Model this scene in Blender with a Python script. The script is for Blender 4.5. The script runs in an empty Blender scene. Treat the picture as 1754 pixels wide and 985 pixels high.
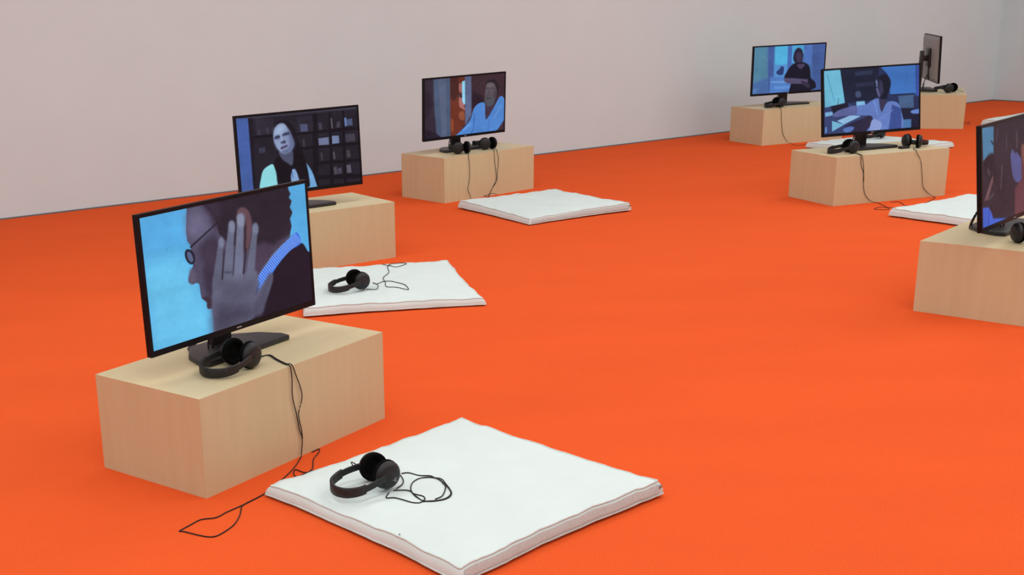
import bpy, bmesh, math, random
import numpy as np
from mathutils import Vector, Matrix

# ------------------------------------------------------------------ camera
scene = bpy.context.scene
col = scene.collection
W_PX, H_PX = 1754, 985
PITCH, ROLL, CAM_H, FOCAL = 0.30553, -0.03787, 1.36571, 2127.15   # photo is an off-centre crop: lens shift
cam_data = bpy.data.cameras.new('camera')
cam = bpy.data.objects.new('camera', cam_data)
col.objects.link(cam)
_f = Vector((0, math.cos(PITCH), -math.sin(PITCH)))
_u = Vector((0, math.sin(PITCH), math.cos(PITCH)))
_r = Vector((1, 0, 0))
right = _r * math.cos(ROLL) + _u * math.sin(ROLL)
up = -_r * math.sin(ROLL) + _u * math.cos(ROLL)
mat = Matrix((right, up, -_f)).transposed().to_4x4()
mat.translation = (0, 0, CAM_H)
cam.matrix_world = mat
cam_data.sensor_fit = 'HORIZONTAL'
cam_data.sensor_width = 36.0
cam_data.lens = FOCAL / W_PX * 36.0
cam_data.shift_x = (W_PX / 2 - 594.005) / W_PX
cam_data.shift_y = (660.475 - H_PX / 2) / W_PX
cam_data.clip_start = 0.05
cam_data.clip_end = 200
scene.camera = cam

# ------------------------------------------------------------------ world, lights, exposure
scene.view_settings.view_transform = 'Standard'
scene.view_settings.look = 'None'
scene.view_settings.gamma = 1.0
scene.view_settings.use_curve_mapping = False
scene.view_settings.exposure = -0.08
world = bpy.data.worlds.new('world')
scene.world = world
world.use_nodes = True
world.node_tree.nodes['Background'].inputs[0].default_value = (0.8, 0.85, 0.88, 1)
world.node_tree.nodes['Background'].inputs[1].default_value = 0.0

# room frame: corner where the long wall meets the end wall, direction along the long wall
CORNER = Vector((7.172, 13.812, 0))
WANG = 0.5255
WD = Vector((math.cos(WANG), math.sin(WANG), 0))       # along the long wall
WN = Vector((-math.sin(WANG), math.cos(WANG), 0))      # out of the room through the long wall
ROOM_L, ROOM_D, ROOM_H = 18.0, 13.0, 4.2
def room(a, d, z=0.0):                                 # a metres back along the wall from the corner, d metres into the room
    p = CORNER - WD * a - WN * d
    return Vector((p.x, p.y, z))
LIGHT_TINT = (0.82, 1.0, 1.0)
def ceiling_lamp(a, d, sx, sy, watts):
    l = bpy.data.lights.new('ceiling_lamp_offscreen', 'AREA')
    l.shape = 'RECTANGLE'; l.size = sx; l.size_y = sy; l.energy = watts; l.color = LIGHT_TINT
    o = bpy.data.objects.new('ceiling_lamp_offscreen', l)
    o.location = room(a, d, ROOM_H - 0.03); o.rotation_euler = (0, 0, WANG)
    col.objects.link(o)
for a in (2.0, 5.5, 9.0, 12.5, 16.0):                   # an even grid of alike diffuse lamps over the whole room, above the frame
    for d in (3.2, 6.5, 9.8):
        ceiling_lamp(a, d, 2.4, 1.6, 52.0)
PICTURES = {
 1: ((92, 180, 238), [
  ('p',(110,203,247),70.5,1,[(-368,266),(-203,263),(-154,156),(-115,18),(-345,15),(-365,133)]),
  ('p',(46,38,50),5.1,0,[(-173,421),(-105,411),(278,420),(280,396),(288,383),(279,372),(291,358),(280,341),(291,322),(277,304),(282,279),(269,250),(235,241),(177,212),(113,126),(39,32),(-103,11),(-95,109),(-153,283)]),
  ('p',(84,78,102),1.9,0,[(-173,412),(-179,377),(-186,339),(-184,311),(-171,293),(-176,275),(-170,252),(-171,233),(-183,220),(-194,202),(-195,189),(-181,180),(-162,181),(-153,176),(-151,162),(-151,147),(-148,131),(-134,123),(-127,115),(-131,103),(-123,92),(-109,91),(-107,76),(-105,52),(-105,11),(28,10),(107,152),(74,242),(-8,269),(-51,311),(-56,340),(-63,358),(-78,378),(-105,405)]),
  ('p',(104,100,128),44.9,1,[(-171,387),(-123,394),(-88,351),(-110,309),(-158,306),(-178,338)]),
  ('p',(54,45,60),25.6,1,[(-105,411),(-41,404),(-41,338),(-66,336),(-78,367)]),
  ('p',(64,55,76),21.8,1,[(-130,215),(-107,240),(-77,223),(-87,143),(-110,124),(-127,145),(-131,181)]),
  ('p',(66,56,76),25.6,1,[(-138,280),(-86,305),(-41,274),(-48,217),(-114,218)]),
  ('p',(100,92,116),14.1,1,[(-183,225),(-165,216),(-164,190),(-182,184),(-192,194)]),
  ('p',(66,48,62),5.1,1,[(-146,131),(-125,132),(-106,117),(-105,96),(-127,95),(-128,113)]),
  ('p',(76,64,84),15.4,0,[(74,242),(145,251),(189,235),(236,249),(270,254),(270,241),(175,196),(100,129),(50,115)]),
  ('c',(34,33,46),3.2,(2.9,2.2),[(-173,291),(-54,344)]),
  ('p',(28,30,46),2.6,1,[(-161,265),(-160,251),(-166,241),(-178,240),(-190,248),(-198,262),(-199,276),(-193,286),(-181,286),(-169,279)]),
  ('p',(92,104,140),3.8,1,[(-169,264),(-167,253),(-170,247),(-176,246),(-184,252),(-189,262),(-191,272),(-188,279),(-181,279),(-174,273)]),
  ('p',(104,76,86),6.4,1,[(31,343),(39,368),(62,374),(86,359),(98,327),(92,293),(79,253),(62,232),(58,269),(68,320),(58,351)]),
  ('p',(58,44,56),6.4,1,[(58,349),(69,334),(71,302),(62,256),(49,235),(46,300)]),
  ('p',(36,26,40),3.8,1,[(268,203),(307,212),(331,214),(352,186),(373,157),(391,-7),(151,-6),(-7,5),(69,25),(114,64),(157,117),(174,146),(214,175)]),
  ('p',(62,116,232),3.8,1,[(83,105),(92,130),(116,156),(165,188),(224,222),(273,244),(304,255),(319,236),(320,215),(266,202),(215,175),(173,146),(135,122),(100,98)]),
  ('c',(140,180,252),1.3,(1.5,1.5),[(112,107),(87,136)]),
  ('c',(140,180,252),1.3,(1.5,1.5),[(119,113),(94,141)]),
  ('c',(140,180,252),1.3,(1.5,1.5),[(126,118),(101,146)]),
  ('c',(140,180,252),1.3,(1.5,1.5),[(133,123),(108,152)]),
  ('c',(140,180,252),1.3,(1.5,1.5),[(140,129),(115,157)]),
  ('c',(140,180,252),1.3,(1.5,1.5),[(147,134),(122,162)]),
  ('c',(140,180,252),1.3,(1.5,1.5),[(154,139),(129,168)]),
  ('c',(140,180,252),1.3,(1.5,1.5),[(162,144),(136,173)]),
  ('c',(140,180,252),1.3,(1.5,1.5),[(169,149),(143,178)]),
  ('c',(140,180,252),1.3,(1.5,1.5),[(176,154),(150,182)]),
  ('c',(140,180,252),1.3,(1.5,1.5),[(183,159),(157,187)]),
  ('c',(140,180,252),1.3,(1.5,1.5),[(190,163),(164,192)]),
  ('c',(140,180,252),1.3,(1.5,1.5),[(197,168),(171,196)]),
  ('c',(140,180,252),1.3,(1.5,1.5),[(204,172),(178,200)]),
  ('c',(140,180,252),1.3,(1.5,1.5),[(211,176),(185,205)]),
  ('c',(140,180,252),1.3,(1.5,1.5),[(218,180),(192,209)]),
  ('c',(140,180,252),1.3,(1.5,1.5),[(225,184),(199,212)]),
  ('c',(140,180,252),1.3,(1.5,1.5),[(232,187),(206,216)]),
  ('c',(140,180,252),1.3,(1.5,1.5),[(239,191),(213,219)]),
  ('c',(140,180,252),1.3,(1.5,1.5),[(246,194),(220,223)]),
  ('c',(140,180,252),1.3,(1.5,1.5),[(253,197),(227,226)]),
  ('c',(140,180,252),1.3,(1.5,1.5),[(260,200),(233,229)]),
  ('c',(140,180,252),1.3,(1.5,1.5),[(267,203),(240,231)]),
  ('c',(140,180,252),1.3,(1.5,1.5),[(274,206),(247,234)]),
  ('c',(140,180,252),1.3,(1.5,1.5),[(281,208),(254,237)]),
  ('c',(140,180,252),1.3,(1.5,1.5),[(288,211),(261,239)]),
  ('c',(140,180,252),1.3,(1.5,1.5),[(295,213),(268,242)]),
  ('c',(140,180,252),1.3,(1.5,1.5),[(302,215),(275,244)]),
  ('c',(140,180,252),1.3,(1.5,1.5),[(309,218),(282,246)]),
  ('c',(140,180,252),1.3,(1.5,1.5),[(316,220),(289,249)]),
  ('c',(140,180,252),1.3,(1.5,1.5),[(323,222),(296,251)]),
  ('p',(102,104,128),10.3,1,[(-96,168),(-83,191),(-50,171),(-3,179),(48,169),(98,169),(104,128),(90,100),(130,123),(169,145),(172,121),(133,67),(69,22),(-24,11),(-105,11),(-106,52),(-109,91)]),
  ('c',(100,102,126),7.1,(10.9,19.2),[(-45,285),(-78,164)]),
  ('c',(108,112,136),7.1,(13.5,21.2),[(7,327),(-31,167)]),
  ('c',(116,120,146),7.1,(14.7,22.4),[(49,340),(15,158)]),
  ('c',(104,107,131),7.1,(12.2,19.9),[(111,304),(65,142)]),
  ('c',(88,86,110),14.1,(9.6,25.6),[(161,137),(99,49)]),
  ('p',(140,146,172),11.5,1,[(34,348),(52,356),(67,343),(62,318),(46,315),(33,326)]),
  ('p',(130,136,162),10.3,1,[(-4,333),(9,339),(21,328),(16,305),(-2,307)]),
  ('p',(122,128,152),10.3,1,[(-54,290),(-42,298),(-33,286),(-37,268),(-53,271)]),
  ('p',(120,126,152),10.3,1,[(99,309),(114,316),(125,304),(121,283),(100,287)]),
  ('c',(46,38,54),4.5,(1.3,2.9),[(-34,255),(-54,171)]),
  ('c',(62,56,76),4.5,(1.0,2.2),[(24,298),(-5,174)]),
  ('c',(40,32,46),5.1,(2.6,3.2),[(62,244),(41,171)]),
  ('c',(76,72,94),5.8,(1.9,3.2),[(108,127),(89,94)]),
  ('p',(76,72,94),57.7,1,[(-89,96),(37,81),(84,34),(-23,15),(-102,15)]),
  ('p',(92,92,116),38.5,1,[(-56,160),(80,145),(72,86),(-46,104)]),
  ('c',(76,74,96),6.4,(2.6,2.6),[(-39,189),(-11,184)]),
 ]),
 2: ((37, 33, 44), [
  ('p',(60,58,74),5.8,0,[(-376,412),(371,424),(373,397),(-371,396)]),
  ('p',(72,99,168),4.6,0,[(-370,404),(-292,401),(-288,42),(-296,-16),(-373,-7)]),
  ('p',(30,26,36),4.6,0,[(-292,400),(-266,400),(-280,47),(-293,16)]),
  ('p',(24,20,29),5.8,0,[(87,391),(113,391),(99,-1),(60,3)]),
  ('p',(22,18,27),4.6,0,[(185,391),(200,392),(187,17),(169,19)]),
  ('p',(22,18,27),4.6,0,[(269,393),(283,393),(269,14),(253,16)]),
  ('p',(22,18,27),4.6,0,[(-270,309),(-152,309),(-153,298),(-271,298)]),
  ('p',(22,18,27),4.6,0,[(-19,305),(363,305),(363,288),(-20,292)]),
  ('p',(22,18,27),4.6,0,[(-26,230),(364,224),(363,210),(-27,216)]),
  ('p',(22,18,27),4.6,0,[(84,145),(365,137),(364,120),(83,131)]),
  ('p',(22,18,27),4.6,0,[(1,82),(366,55),(368,32),(-1,60)]),
  ('p',(48,44,56),5.8,0,[(-253,392),(-145,392),(-148,314),(-251,312)]),
  ('p',(46,42,54),5.8,0,[(-6,385),(87,386),(84,304),(-13,305)]),
  ('p',(82,88,122),2.9,0,[(7,346),(51,344),(53,307),(9,308)]),
  ('p',(66,64,80),2.9,0,[(118,342),(139,343),(141,308),(120,308)]),
  ('p',(92,88,102),2.9,0,[(194,361),(203,361),(206,309),(196,308)]),
  ('p',(74,70,84),2.9,0,[(231,338),(251,342),(250,311),(229,308)]),
  ('p',(110,135,185),2.9,0,[(279,356),(292,357),(294,313),(281,312)]),
  ('p',(80,92,125),2.9,0,[(293,347),(329,350),(330,314),(295,314)]),
  ('p',(110,118,150),2.9,0,[(112,264),(176,266),(176,227),(114,229)]),
  ('p',(124,140,180),2.9,0,[(196,270),(239,268),(240,229),(196,229)]),
  ('p',(70,66,80),2.9,0,[(279,271),(340,271),(341,229),(280,231)]),
  ('p',(70,66,76),2.9,0,[(121,191),(131,191),(131,149),(121,148)]),
  ('p',(92,84,96),2.9,0,[(196,187),(206,187),(210,149),(200,148)]),
  ('p',(74,66,74),2.9,0,[(280,187),(304,189),(305,151),(282,149)]),
  ('p',(84,78,92),2.9,0,[(194,106),(214,110),(218,70),(198,68)]),
  ('p',(76,74,92),2.9,0,[(220,98),(244,101),(245,70),(221,69)]),
  ('p',(98,92,108),2.9,0,[(276,109),(302,111),(306,69),(277,69)]),
  ('p',(62,58,72),2.9,0,[(-246,338),(-230,340),(-226,313),(-242,312)]),
  ('p',(62,58,72),2.9,0,[(-193,344),(-177,347),(-178,314),(-193,313)]),
  ('p',(60,60,80),2.9,0,[(-244,248),(-207,250),(-208,223),(-244,222)]),
  ('p',(62,58,70),2.9,0,[(16,267),(29,268),(30,230),(17,230)]),
  ('p',(150,228,236),4.6,1,[(-251,33),(-244,97),(-227,136),(-190,157),(-168,158),(-155,131),(-142,53),(-152,22)]),
  ('p',(118,172,220),4.6,1,[(7,153),(35,139),(61,98),(77,52),(86,-5),(27,2),(13,70)]),
  ('p',(138,170,214),3.5,0,[(-89,119),(-34,124),(-16,70),(-22,40),(-73,46)]),
  ('c',(40,60,130),2.9,(2.3,1.2),[(-61,116),(-56,77)]),
  ('p',(22,18,26),7.0,1,[(-153,336),(-135,363),(-103,373),(-62,364),(-30,328),(-15,275),(7,219),(29,145),(40,78),(39,22),(-9,39),(-30,102),(-52,131),(-68,89),(-74,35),(-143,43),(-153,115),(-164,165),(-136,205),(-153,255),(-165,305)]),
  ('p',(80,84,108),8.1,1,[(-128,221),(-52,219),(-47,169),(-58,143),(-83,157),(-113,181)]),
  ('p',(140,155,192),7.0,1,[(-154,304),(-146,332),(-128,352),(-104,360),(-79,351),(-59,327),(-45,299),(-34,266),(-41,234),(-65,211),(-98,205),(-125,221),(-143,249),(-155,280)]),
  ('p',(166,186,220),29.0,1,[(-143,335),(-104,354),(-80,337),(-108,305),(-146,303)]),
  ('p',(150,168,205),23.2,1,[(-149,271),(-117,273),(-114,241),(-133,232)]),
  ('p',(98,108,146),29.0,1,[(-60,317),(-40,288),(-33,260),(-43,231),(-69,211),(-88,209),(-63,247)]),
  ('p',(30,25,36),13.9,1,[(-78,360),(-49,337),(-27,292),(-24,249),(-36,271),(-51,311),(-68,339)]),
  ('p',(78,84,116),9.3,1,[(-150,286),(-140,300),(-120,302),(-115,289),(-130,283)]),
  ('p',(78,84,116),9.3,1,[(-104,296),(-92,310),(-63,314),(-55,303),(-77,297)]),
  ('c',(40,40,62),4.1,(2.6,2.6),[(-145,290),(-119,295)]),
  ('c',(40,40,62),4.1,(2.6,2.6),[(-96,302),(-64,305)]),
  ('p',(66,70,98),8.1,1,[(-114,263),(-100,272),(-83,269),(-87,259),(-103,258)]),
  ('c',(170,188,220),8.1,(2.3,2.9),[(-109,297),(-106,273)]),
  ('c',(66,48,78),5.2,(4.6,4.1),[(-112,235),(-79,245)]),
  ('p',(104,114,150),11.6,1,[(-109,221),(-77,226),(-72,212),(-98,207)]),
 ]),
 3: ((55, 45, 58), [
  ('p',(78,92,120),8.4,0,[(-288,428),(-138,428),(-132,1),(-254,7),(-278,215)]),
  ('p',(92,102,128),12.0,0,[(-245,425),(-177,426),(-168,9),(-209,8)]),
  ('p',(40,30,46),9.6,1,[(-369,79),(-298,63),(-237,31),(-230,10),(-369,5)]),
  ('p',(44,36,50),12.0,1,[(-359,322),(-305,298),(-312,187),(-359,160)]),
  ('p',(108,50,36),4.8,0,[(-140,426),(-7,425),(0,93),(-43,45),(-99,8),(-132,6)]),
  ('p',(76,40,38),6.0,1,[(-133,420),(-74,419),(-66,301),(-101,252),(-132,285)]),
  ('p',(170,110,112),3.6,1,[(-60,359),(-36,363),(-33,304),(-56,313)]),
  ('p',(168,108,106),3.6,1,[(-59,270),(-38,273),(-17,225),(-4,182),(-31,195),(-55,212)]),
  ('p',(150,84,58),4.8,1,[(-58,166),(-16,173),(-9,120),(-51,124)]),
  ('p',(140,72,44),4.8,1,[(-131,131),(-106,118),(-106,56),(-128,47)]),
  ('p',(152,220,248),3.0,0,[(-33,375),(-1,381),(2,229),(-13,218),(-30,247)]),
  ('p',(60,50,70),3.0,1,[(-60,300),(-39,289),(-28,275),(-49,269)]),
  ('p',(94,106,142),3.6,0,[(-7,422),(52,424),(57,146),(0,78)]),
  ('p',(63,43,51),3.6,0,[(52,426),(380,421),(384,-21),(57,136)]),
  ('p',(44,30,40),14.4,1,[(66,291),(152,264),(153,212),(75,176)]),
  ('p',(40,32,40),8.4,1,[(184,335),(196,360),(225,370),(263,368),(294,345),(307,310),(302,274),(285,265),(266,319),(201,334)]),
  ('p',(92,82,90),7.2,1,[(188,329),(200,348),(229,352),(262,344),(282,312),(289,275),(279,239),(250,199),(214,195),(186,220),(176,262),(181,298)]),
  ('p',(108,98,104),18.0,1,[(199,341),(244,342),(251,322),(200,322)]),
  ('p',(84,86,94),13.2,1,[(179,246),(209,255),(264,245),(272,224),(240,189),(211,187),(185,209)]),
  ('p',(74,66,76),13.2,1,[(266,303),(290,285),(278,239),(260,261)]),
  ('c',(58,50,58),3.6,(2.1,2.1),[(191,314),(217,315)]),
  ('c',(58,50,58),3.6,(2.1,2.1),[(233,313),(262,309)]),
  ('c',(66,56,64),4.8,(1.8,3.0),[(221,306),(208,272)]),
  ('c',(56,46,52),4.8,(2.4,2.4),[(197,247),(233,243)]),
  ('p',(84,140,216),3.6,1,[(-109,4),(-57,33),(41,108),(75,181),(110,212),(153,222),(182,204),(191,103),(262,177),(318,249),(363,227),(373,131),(360,57),(273,11),(215,-11),(42,-13)]),
  ('p',(70,54,74),3.0,0,[(180,194),(247,189),(286,217),(255,167),(192,98),(185,130)]),
  ('c',(62,106,184),5.4,(3.0,4.8),[(83,154),(77,60)]),
  ('c',(62,106,184),5.4,(3.6,3.0),[(77,50),(42,5)]),
  ('c',(68,114,192),7.2,(2.4,3.6),[(220,101),(214,21)]),
  ('c',(112,164,232),8.4,(4.2,4.2),[(-15,47),(55,89)]),
  ('c',(110,160,230),8.4,(5.4,3.6),[(270,107),(327,182)]),
  ('p',(66,48,58),4.8,0,[(366,88),(387,129),(388,-27),(251,-14),(309,29)]),
 ]),
 4: ((76, 110, 168), [
  ('p',(86,138,166),36.2,0,[(-384,423),(-233,422),(-209,155),(-364,109)]),
  ('p',(70,96,160),8.5,0,[(-223,419),(-171,419),(-159,152),(-200,12)]),
  ('p',(84,182,228),7.2,0,[(-157,418),(-23,420),(-19,216),(-49,146),(-148,152)]),
  ('p',(90,150,215),8.5,0,[(-155,250),(-22,254),(-21,134),(-151,130)]),
  ('p',(72,110,182),4.8,0,[(-23,420),(18,421),(23,252),(-19,216)]),
  ('p',(82,168,220),6.0,0,[(18,421),(139,423),(146,333),(50,256),(23,263)]),
  ('p',(70,96,158),14.5,0,[(224,428),(379,432),(402,0),(258,2)]),
  ('p',(84,120,196),8.5,0,[(139,423),(225,425),(230,231),(157,256)]),
  ('p',(84,130,202),9.7,0,[(-189,154),(18,143),(29,-1),(-185,0)]),
  ('p',(112,160,218),4.8,0,[(-180,118),(-20,112),(-19,95),(-179,104)]),
  ('p',(98,150,220),4.8,0,[(-144,72),(17,69),(19,44),(-135,47)]),
  ('p',(90,130,190),6.0,0,[(-364,60),(-296,67),(-333,25),(-362,22)]),
  ('p',(44,60,116),4.8,1,[(-129,192),(-94,220),(-82,238),(-55,229),(-55,180),(-70,164),(-111,169)]),
  ('p',(40,38,62),5.4,1,[(36,306),(44,349),(64,376),(90,384),(120,367),(136,328),(133,288),(125,251),(67,254),(43,278)]),
  ('p',(66,54,82),7.2,1,[(70,342),(110,343),(123,302),(116,264),(90,260),(71,293)]),
  ('p',(26,25,42),5.4,1,[(-45,140),(-13,199),(18,236),(63,256),(143,260),(196,235),(220,187),(231,126),(279,84),(289,39),(240,20),(225,-7),(25,-5),(29,87),(13,121)]),
  ('p',(78,66,96),6.0,1,[(81,244),(148,246),(159,232),(121,206),(96,218)]),
  ('p',(88,80,112),6.0,1,[(-45,133),(5,134),(86,128),(154,119),(202,111),(184,79),(90,81),(9,88),(-38,107)]),
  ('p',(54,46,66),7.2,1,[(128,104),(204,83),(228,43),(173,57)]),
 ]),
 5: ((40, 52, 90), [
  ('p',(114,192,222),4.9,0,[(-362,404),(-241,410),(-205,203),(-355,171)]),
  ('c',(82,150,190),4.9,(2.4,2.4),[(-336,379),(-285,219)]),
  ('p',(30,36,58),4.9,0,[(-239,416),(50,421),(57,210),(-205,200)]),
  ('p',(48,56,84),7.3,0,[(-131,389),(3,393),(3,366),(-131,362)]),
  ('p',(46,52,78),7.3,0,[(-125,318),(16,322),(16,294),(-125,294)]),
  ('p',(70,82,116),6.1,1,[(-125,264),(-91,265),(-85,234),(-118,231)]),
  ('p',(66,118,194),6.1,0,[(50,421),(358,427),(366,228),(139,230),(118,360)]),
  ('p',(60,84,160),6.1,0,[(330,426),(375,429),(384,112),(339,120)]),
  ('p',(36,46,76),3.6,0,[(139,235),(324,233),(324,222),(139,224)]),
  ('p',(72,98,136),6.1,0,[(200,220),(324,222),(321,138),(214,142)]),
  ('p',(34,34,58),6.1,0,[(214,145),(380,135),(385,0),(215,6)]),
  ('p',(44,50,88),4.9,0,[(318,211),(373,213),(377,129),(321,133)]),
  ('p',(112,146,224),6.1,1,[(301,123),(370,130),(374,104),(311,105)]),
  ('p',(82,128,186),6.1,0,[(228,72),(301,70),(301,14),(218,11)]),
  ('p',(58,70,116),6.1,0,[(-365,180),(-192,202),(3,114),(-18,4),(-366,6)]),
  ('p',(30,28,46),3.6,0,[(-312,188),(-185,202),(-172,157),(-299,142)]),
  ('c',(30,30,50),2.4,(1.8,1.2),[(-260,198),(-250,234)]),
  ('p',(128,180,226),3.6,0,[(-355,152),(-299,154),(-296,132),(-352,125)]),
  ('p',(152,196,236),3.0,0,[(-266,95),(-162,124),(-85,114),(-213,70)]),
  ('p',(122,188,222),3.0,0,[(-303,97),(-210,69),(-303,32)]),
  ('p',(46,40,64),3.6,0,[(-213,56),(-79,97),(-4,120),(-4,64),(-38,3),(-146,13)]),
  ('p',(90,122,190),6.1,1,[(-220,40),(-180,54),(-139,48),(-153,27),(-200,19)]),
  ('p',(100,140,210),4.9,0,[(-356,60),(-343,64),(-340,31),(-356,21)]),
  ('p',(134,190,228),3.6,0,[(-120,205),(-58,205),(-48,172),(-119,172)]),
  ('p',(104,130,200),4.2,1,[(-129,174),(-51,183),(3,207),(33,216),(60,204),(71,131),(118,189),(194,179),(225,122),(225,10),(-38,0),(-4,59),(-4,109),(-126,124)]),
  ('p',(96,104,160),4.9,1,[(-299,132),(-259,157),(-192,172),(-125,179),(-119,127),(-213,122),(-279,120)]),
  ('p',(140,160,216),6.1,1,[(-18,32),(3,86),(71,65),(57,16),(-18,4)]),
  ('p',(62,82,150),7.3,0,[(152,171),(221,144),(225,10),(125,11)]),
  ('c',(122,146,216),4.2,(2.4,2.4),[(50,83),(159,137)]),
  ('c',(122,152,220),4.9,(4.9,3.6),[(16,201),(43,111)]),
  ('p',(60,56,84),3.6,0,[(50,210),(118,200),(71,126),(60,154)]),
  ('p',(26,28,46),4.2,1,[(35,299),(50,344),(84,362),(122,349),(142,312),(137,274),(120,242),(110,209),(68,210),(53,240)]),
  ('c',(128,138,186),8.5,(6.7,4.9),[(33,322),(38,290)]),
  ('c',(108,112,158),9.7,(7.3,7.9),[(38,274),(54,232)]),
  ('p',(58,58,86),12.1,1,[(50,320),(77,313),(84,252),(57,237)]),
 ]),
 7: ((54, 44, 54), [
  ('p',(80,132,168),6.4,0,[(-357,411),(-232,401),(-236,295),(-285,292),(-349,279)]),
  ('p',(44,60,84),4.3,1,[(-270,351),(-238,341),(-238,327)]),
  ('p',(44,36,44),12.9,1,[(-336,277),(-239,295),(-208,192),(-322,218)]),
  ('c',(78,70,78),8.6,(6.4,6.4),[(-188,383),(-202,349)]),
  ('c',(78,70,78),8.6,(8.6,8.6),[(-141,231),(-155,150)]),
  ('c',(78,70,78),8.6,(7.5,7.5),[(-297,238),(-281,219)]),
  ('c',(78,70,78),8.6,(5.4,5.4),[(-234,137),(-292,121)]),
  ('c',(78,70,78),8.6,(7.5,7.5),[(33,349),(32,295)]),
  ('c',(78,70,78),8.6,(4.3,4.3),[(-88,355),(-89,296)]),
  ('p',(116,84,90),6.4,0,[(-343,122),(-261,199),(-237,213),(-244,185),(-300,122)]),
  ('p',(88,92,144),7.5,1,[(-41,270),(-17,288),(8,269),(29,272),(67,249),(96,227),(96,166),(58,145),(-7,167),(-35,230)]),
  ('p',(104,62,70),10.7,0,[(82,283),(479,310),(605,-42),(4,16),(10,128),(88,155)]),
  ('p',(130,84,74),10.7,1,[(85,283),(158,306),(325,295),(402,217),(325,150),(157,158)]),
  ('p',(30,26,34),12.9,1,[(103,299),(249,333),(440,289),(460,217),(382,270),(212,294)]),
  ('p',(68,102,206),5.4,0,[(-357,98),(-295,91),(-266,70),(-244,40),(-58,13),(-356,7)]),
  ('c',(50,70,150),5.4,(3.2,3.2),[(-284,79),(-302,17)]),
 ]),
}

# ------------------------------------------------------------------ materials
def srgb(r, g, b):
    f = lambda c: (c / 255 / 12.92) if c / 255 <= 0.04045 else ((c / 255 + 0.055) / 1.055) ** 2.4
    return (f(r), f(g), f(b), 1)

def new_mat(name):
    m = bpy.data.materials.new(name); m.use_nodes = True
    nt = m.node_tree; b = nt.nodes['Principled BSDF']
    return m, nt, b

def plain(name, color, rough=0.5, spec=0.5, metal=0.0, noise=0.0, scale=40, bump=0.0):
    m, nt, b = new_mat(name)
    b.inputs['Roughness'].default_value = rough
    b.inputs['Specular IOR Level'].default_value = spec
    b.inputs['Metallic'].default_value = metal
    tc = nt.nodes.new('ShaderNodeTexCoord')
    n = nt.nodes.new('ShaderNodeTexNoise'); n.inputs['Scale'].default_value = scale; n.inputs['Detail'].default_value = 4
    nt.links.new(tc.outputs['Object'], n.inputs['Vector'])
    r = nt.nodes.new('ShaderNodeValToRGB')
    c = np.array(color[:3])
    r.color_ramp.elements[0].position = 0.3; r.color_ramp.elements[1].position = 0.7
    r.color_ramp.elements[0].color = (*(c * (1 - noise)), 1); r.color_ramp.elements[1].color = (*np.minimum(c * (1 + noise), 1), 1)
    nt.links.new(n.outputs['Fac'], r.inputs['Fac']); nt.links.new(r.outputs['Color'], b.inputs['Base Color'])
    if bump:
        bp = nt.nodes.new('ShaderNodeBump'); bp.inputs['Strength'].default_value = bump; bp.inputs['Distance'].default_value = 0.004
        nt.links.new(n.outputs['Fac'], bp.inputs['Height']); nt.links.new(bp.outputs['Normal'], b.inputs['Normal'])
    return m

def carpet_mat():
    m, nt, b = new_mat('orange_carpet')
    b.inputs['Roughness'].default_value = 1.0; b.inputs['Specular IOR Level'].default_value = 0.05
    tc = nt.nodes.new('ShaderNodeTexCoord')
    n1 = nt.nodes.new('ShaderNodeTexNoise'); n1.inputs['Scale'].default_value = 260; n1.inputs['Detail'].default_value = 3
    n2 = nt.nodes.new('ShaderNodeTexNoise'); n2.inputs['Scale'].default_value = 1.3; n2.inputs['Detail'].default_value = 5
    mp = nt.nodes.new('ShaderNodeMapping'); mp.inputs['Scale'].default_value = (1, 2.6, 1); mp.inputs['Rotation'].default_value = (0, 0, 0.4)
    nt.links.new(tc.outputs['Object'], n1.inputs['Vector']); nt.links.new(tc.outputs['Object'], mp.inputs['Vector']); nt.links.new(mp.outputs['Vector'], n2.inputs['Vector'])
    r1 = nt.nodes.new('ShaderNodeValToRGB'); r1.color_ramp.elements[0].position = 0.3; r1.color_ramp.elements[1].position = 0.7
    r1.color_ramp.elements[0].color = CARPET_LO; r1.color_ramp.elements[1].color = CARPET_HI
    r2 = nt.nodes.new('ShaderNodeValToRGB'); r2.color_ramp.elements[0].position = 0.35; r2.color_ramp.elements[1].position = 0.65
    r2.color_ramp.elements[0].color = (0.955, 0.955, 0.955, 1); r2.color_ramp.elements[1].color = (1, 1, 1, 1)
    mx = nt.nodes.new('ShaderNodeMix'); mx.data_type = 'RGBA'; mx.blend_type = 'MULTIPLY'; mx.inputs['Factor'].default_value = 1
    nt.links.new(n1.outputs['Fac'], r1.inputs['Fac']); nt.links.new(n2.outputs['Fac'], r2.inputs['Fac'])
    nt.links.new(r1.outputs['Color'], mx.inputs['A']); nt.links.new(r2.outputs['Color'], mx.inputs['B'])
    nt.links.new(mx.outputs['Result'], b.inputs['Base Color'])
    bp = nt.nodes.new('ShaderNodeBump'); bp.inputs['Strength'].default_value = 0.35; bp.inputs['Distance'].default_value = 0.003
    nt.links.new(n1.outputs['Fac'], bp.inputs['Height']); nt.links.new(bp.outputs['Normal'], b.inputs['Normal'])
    return m

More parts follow.
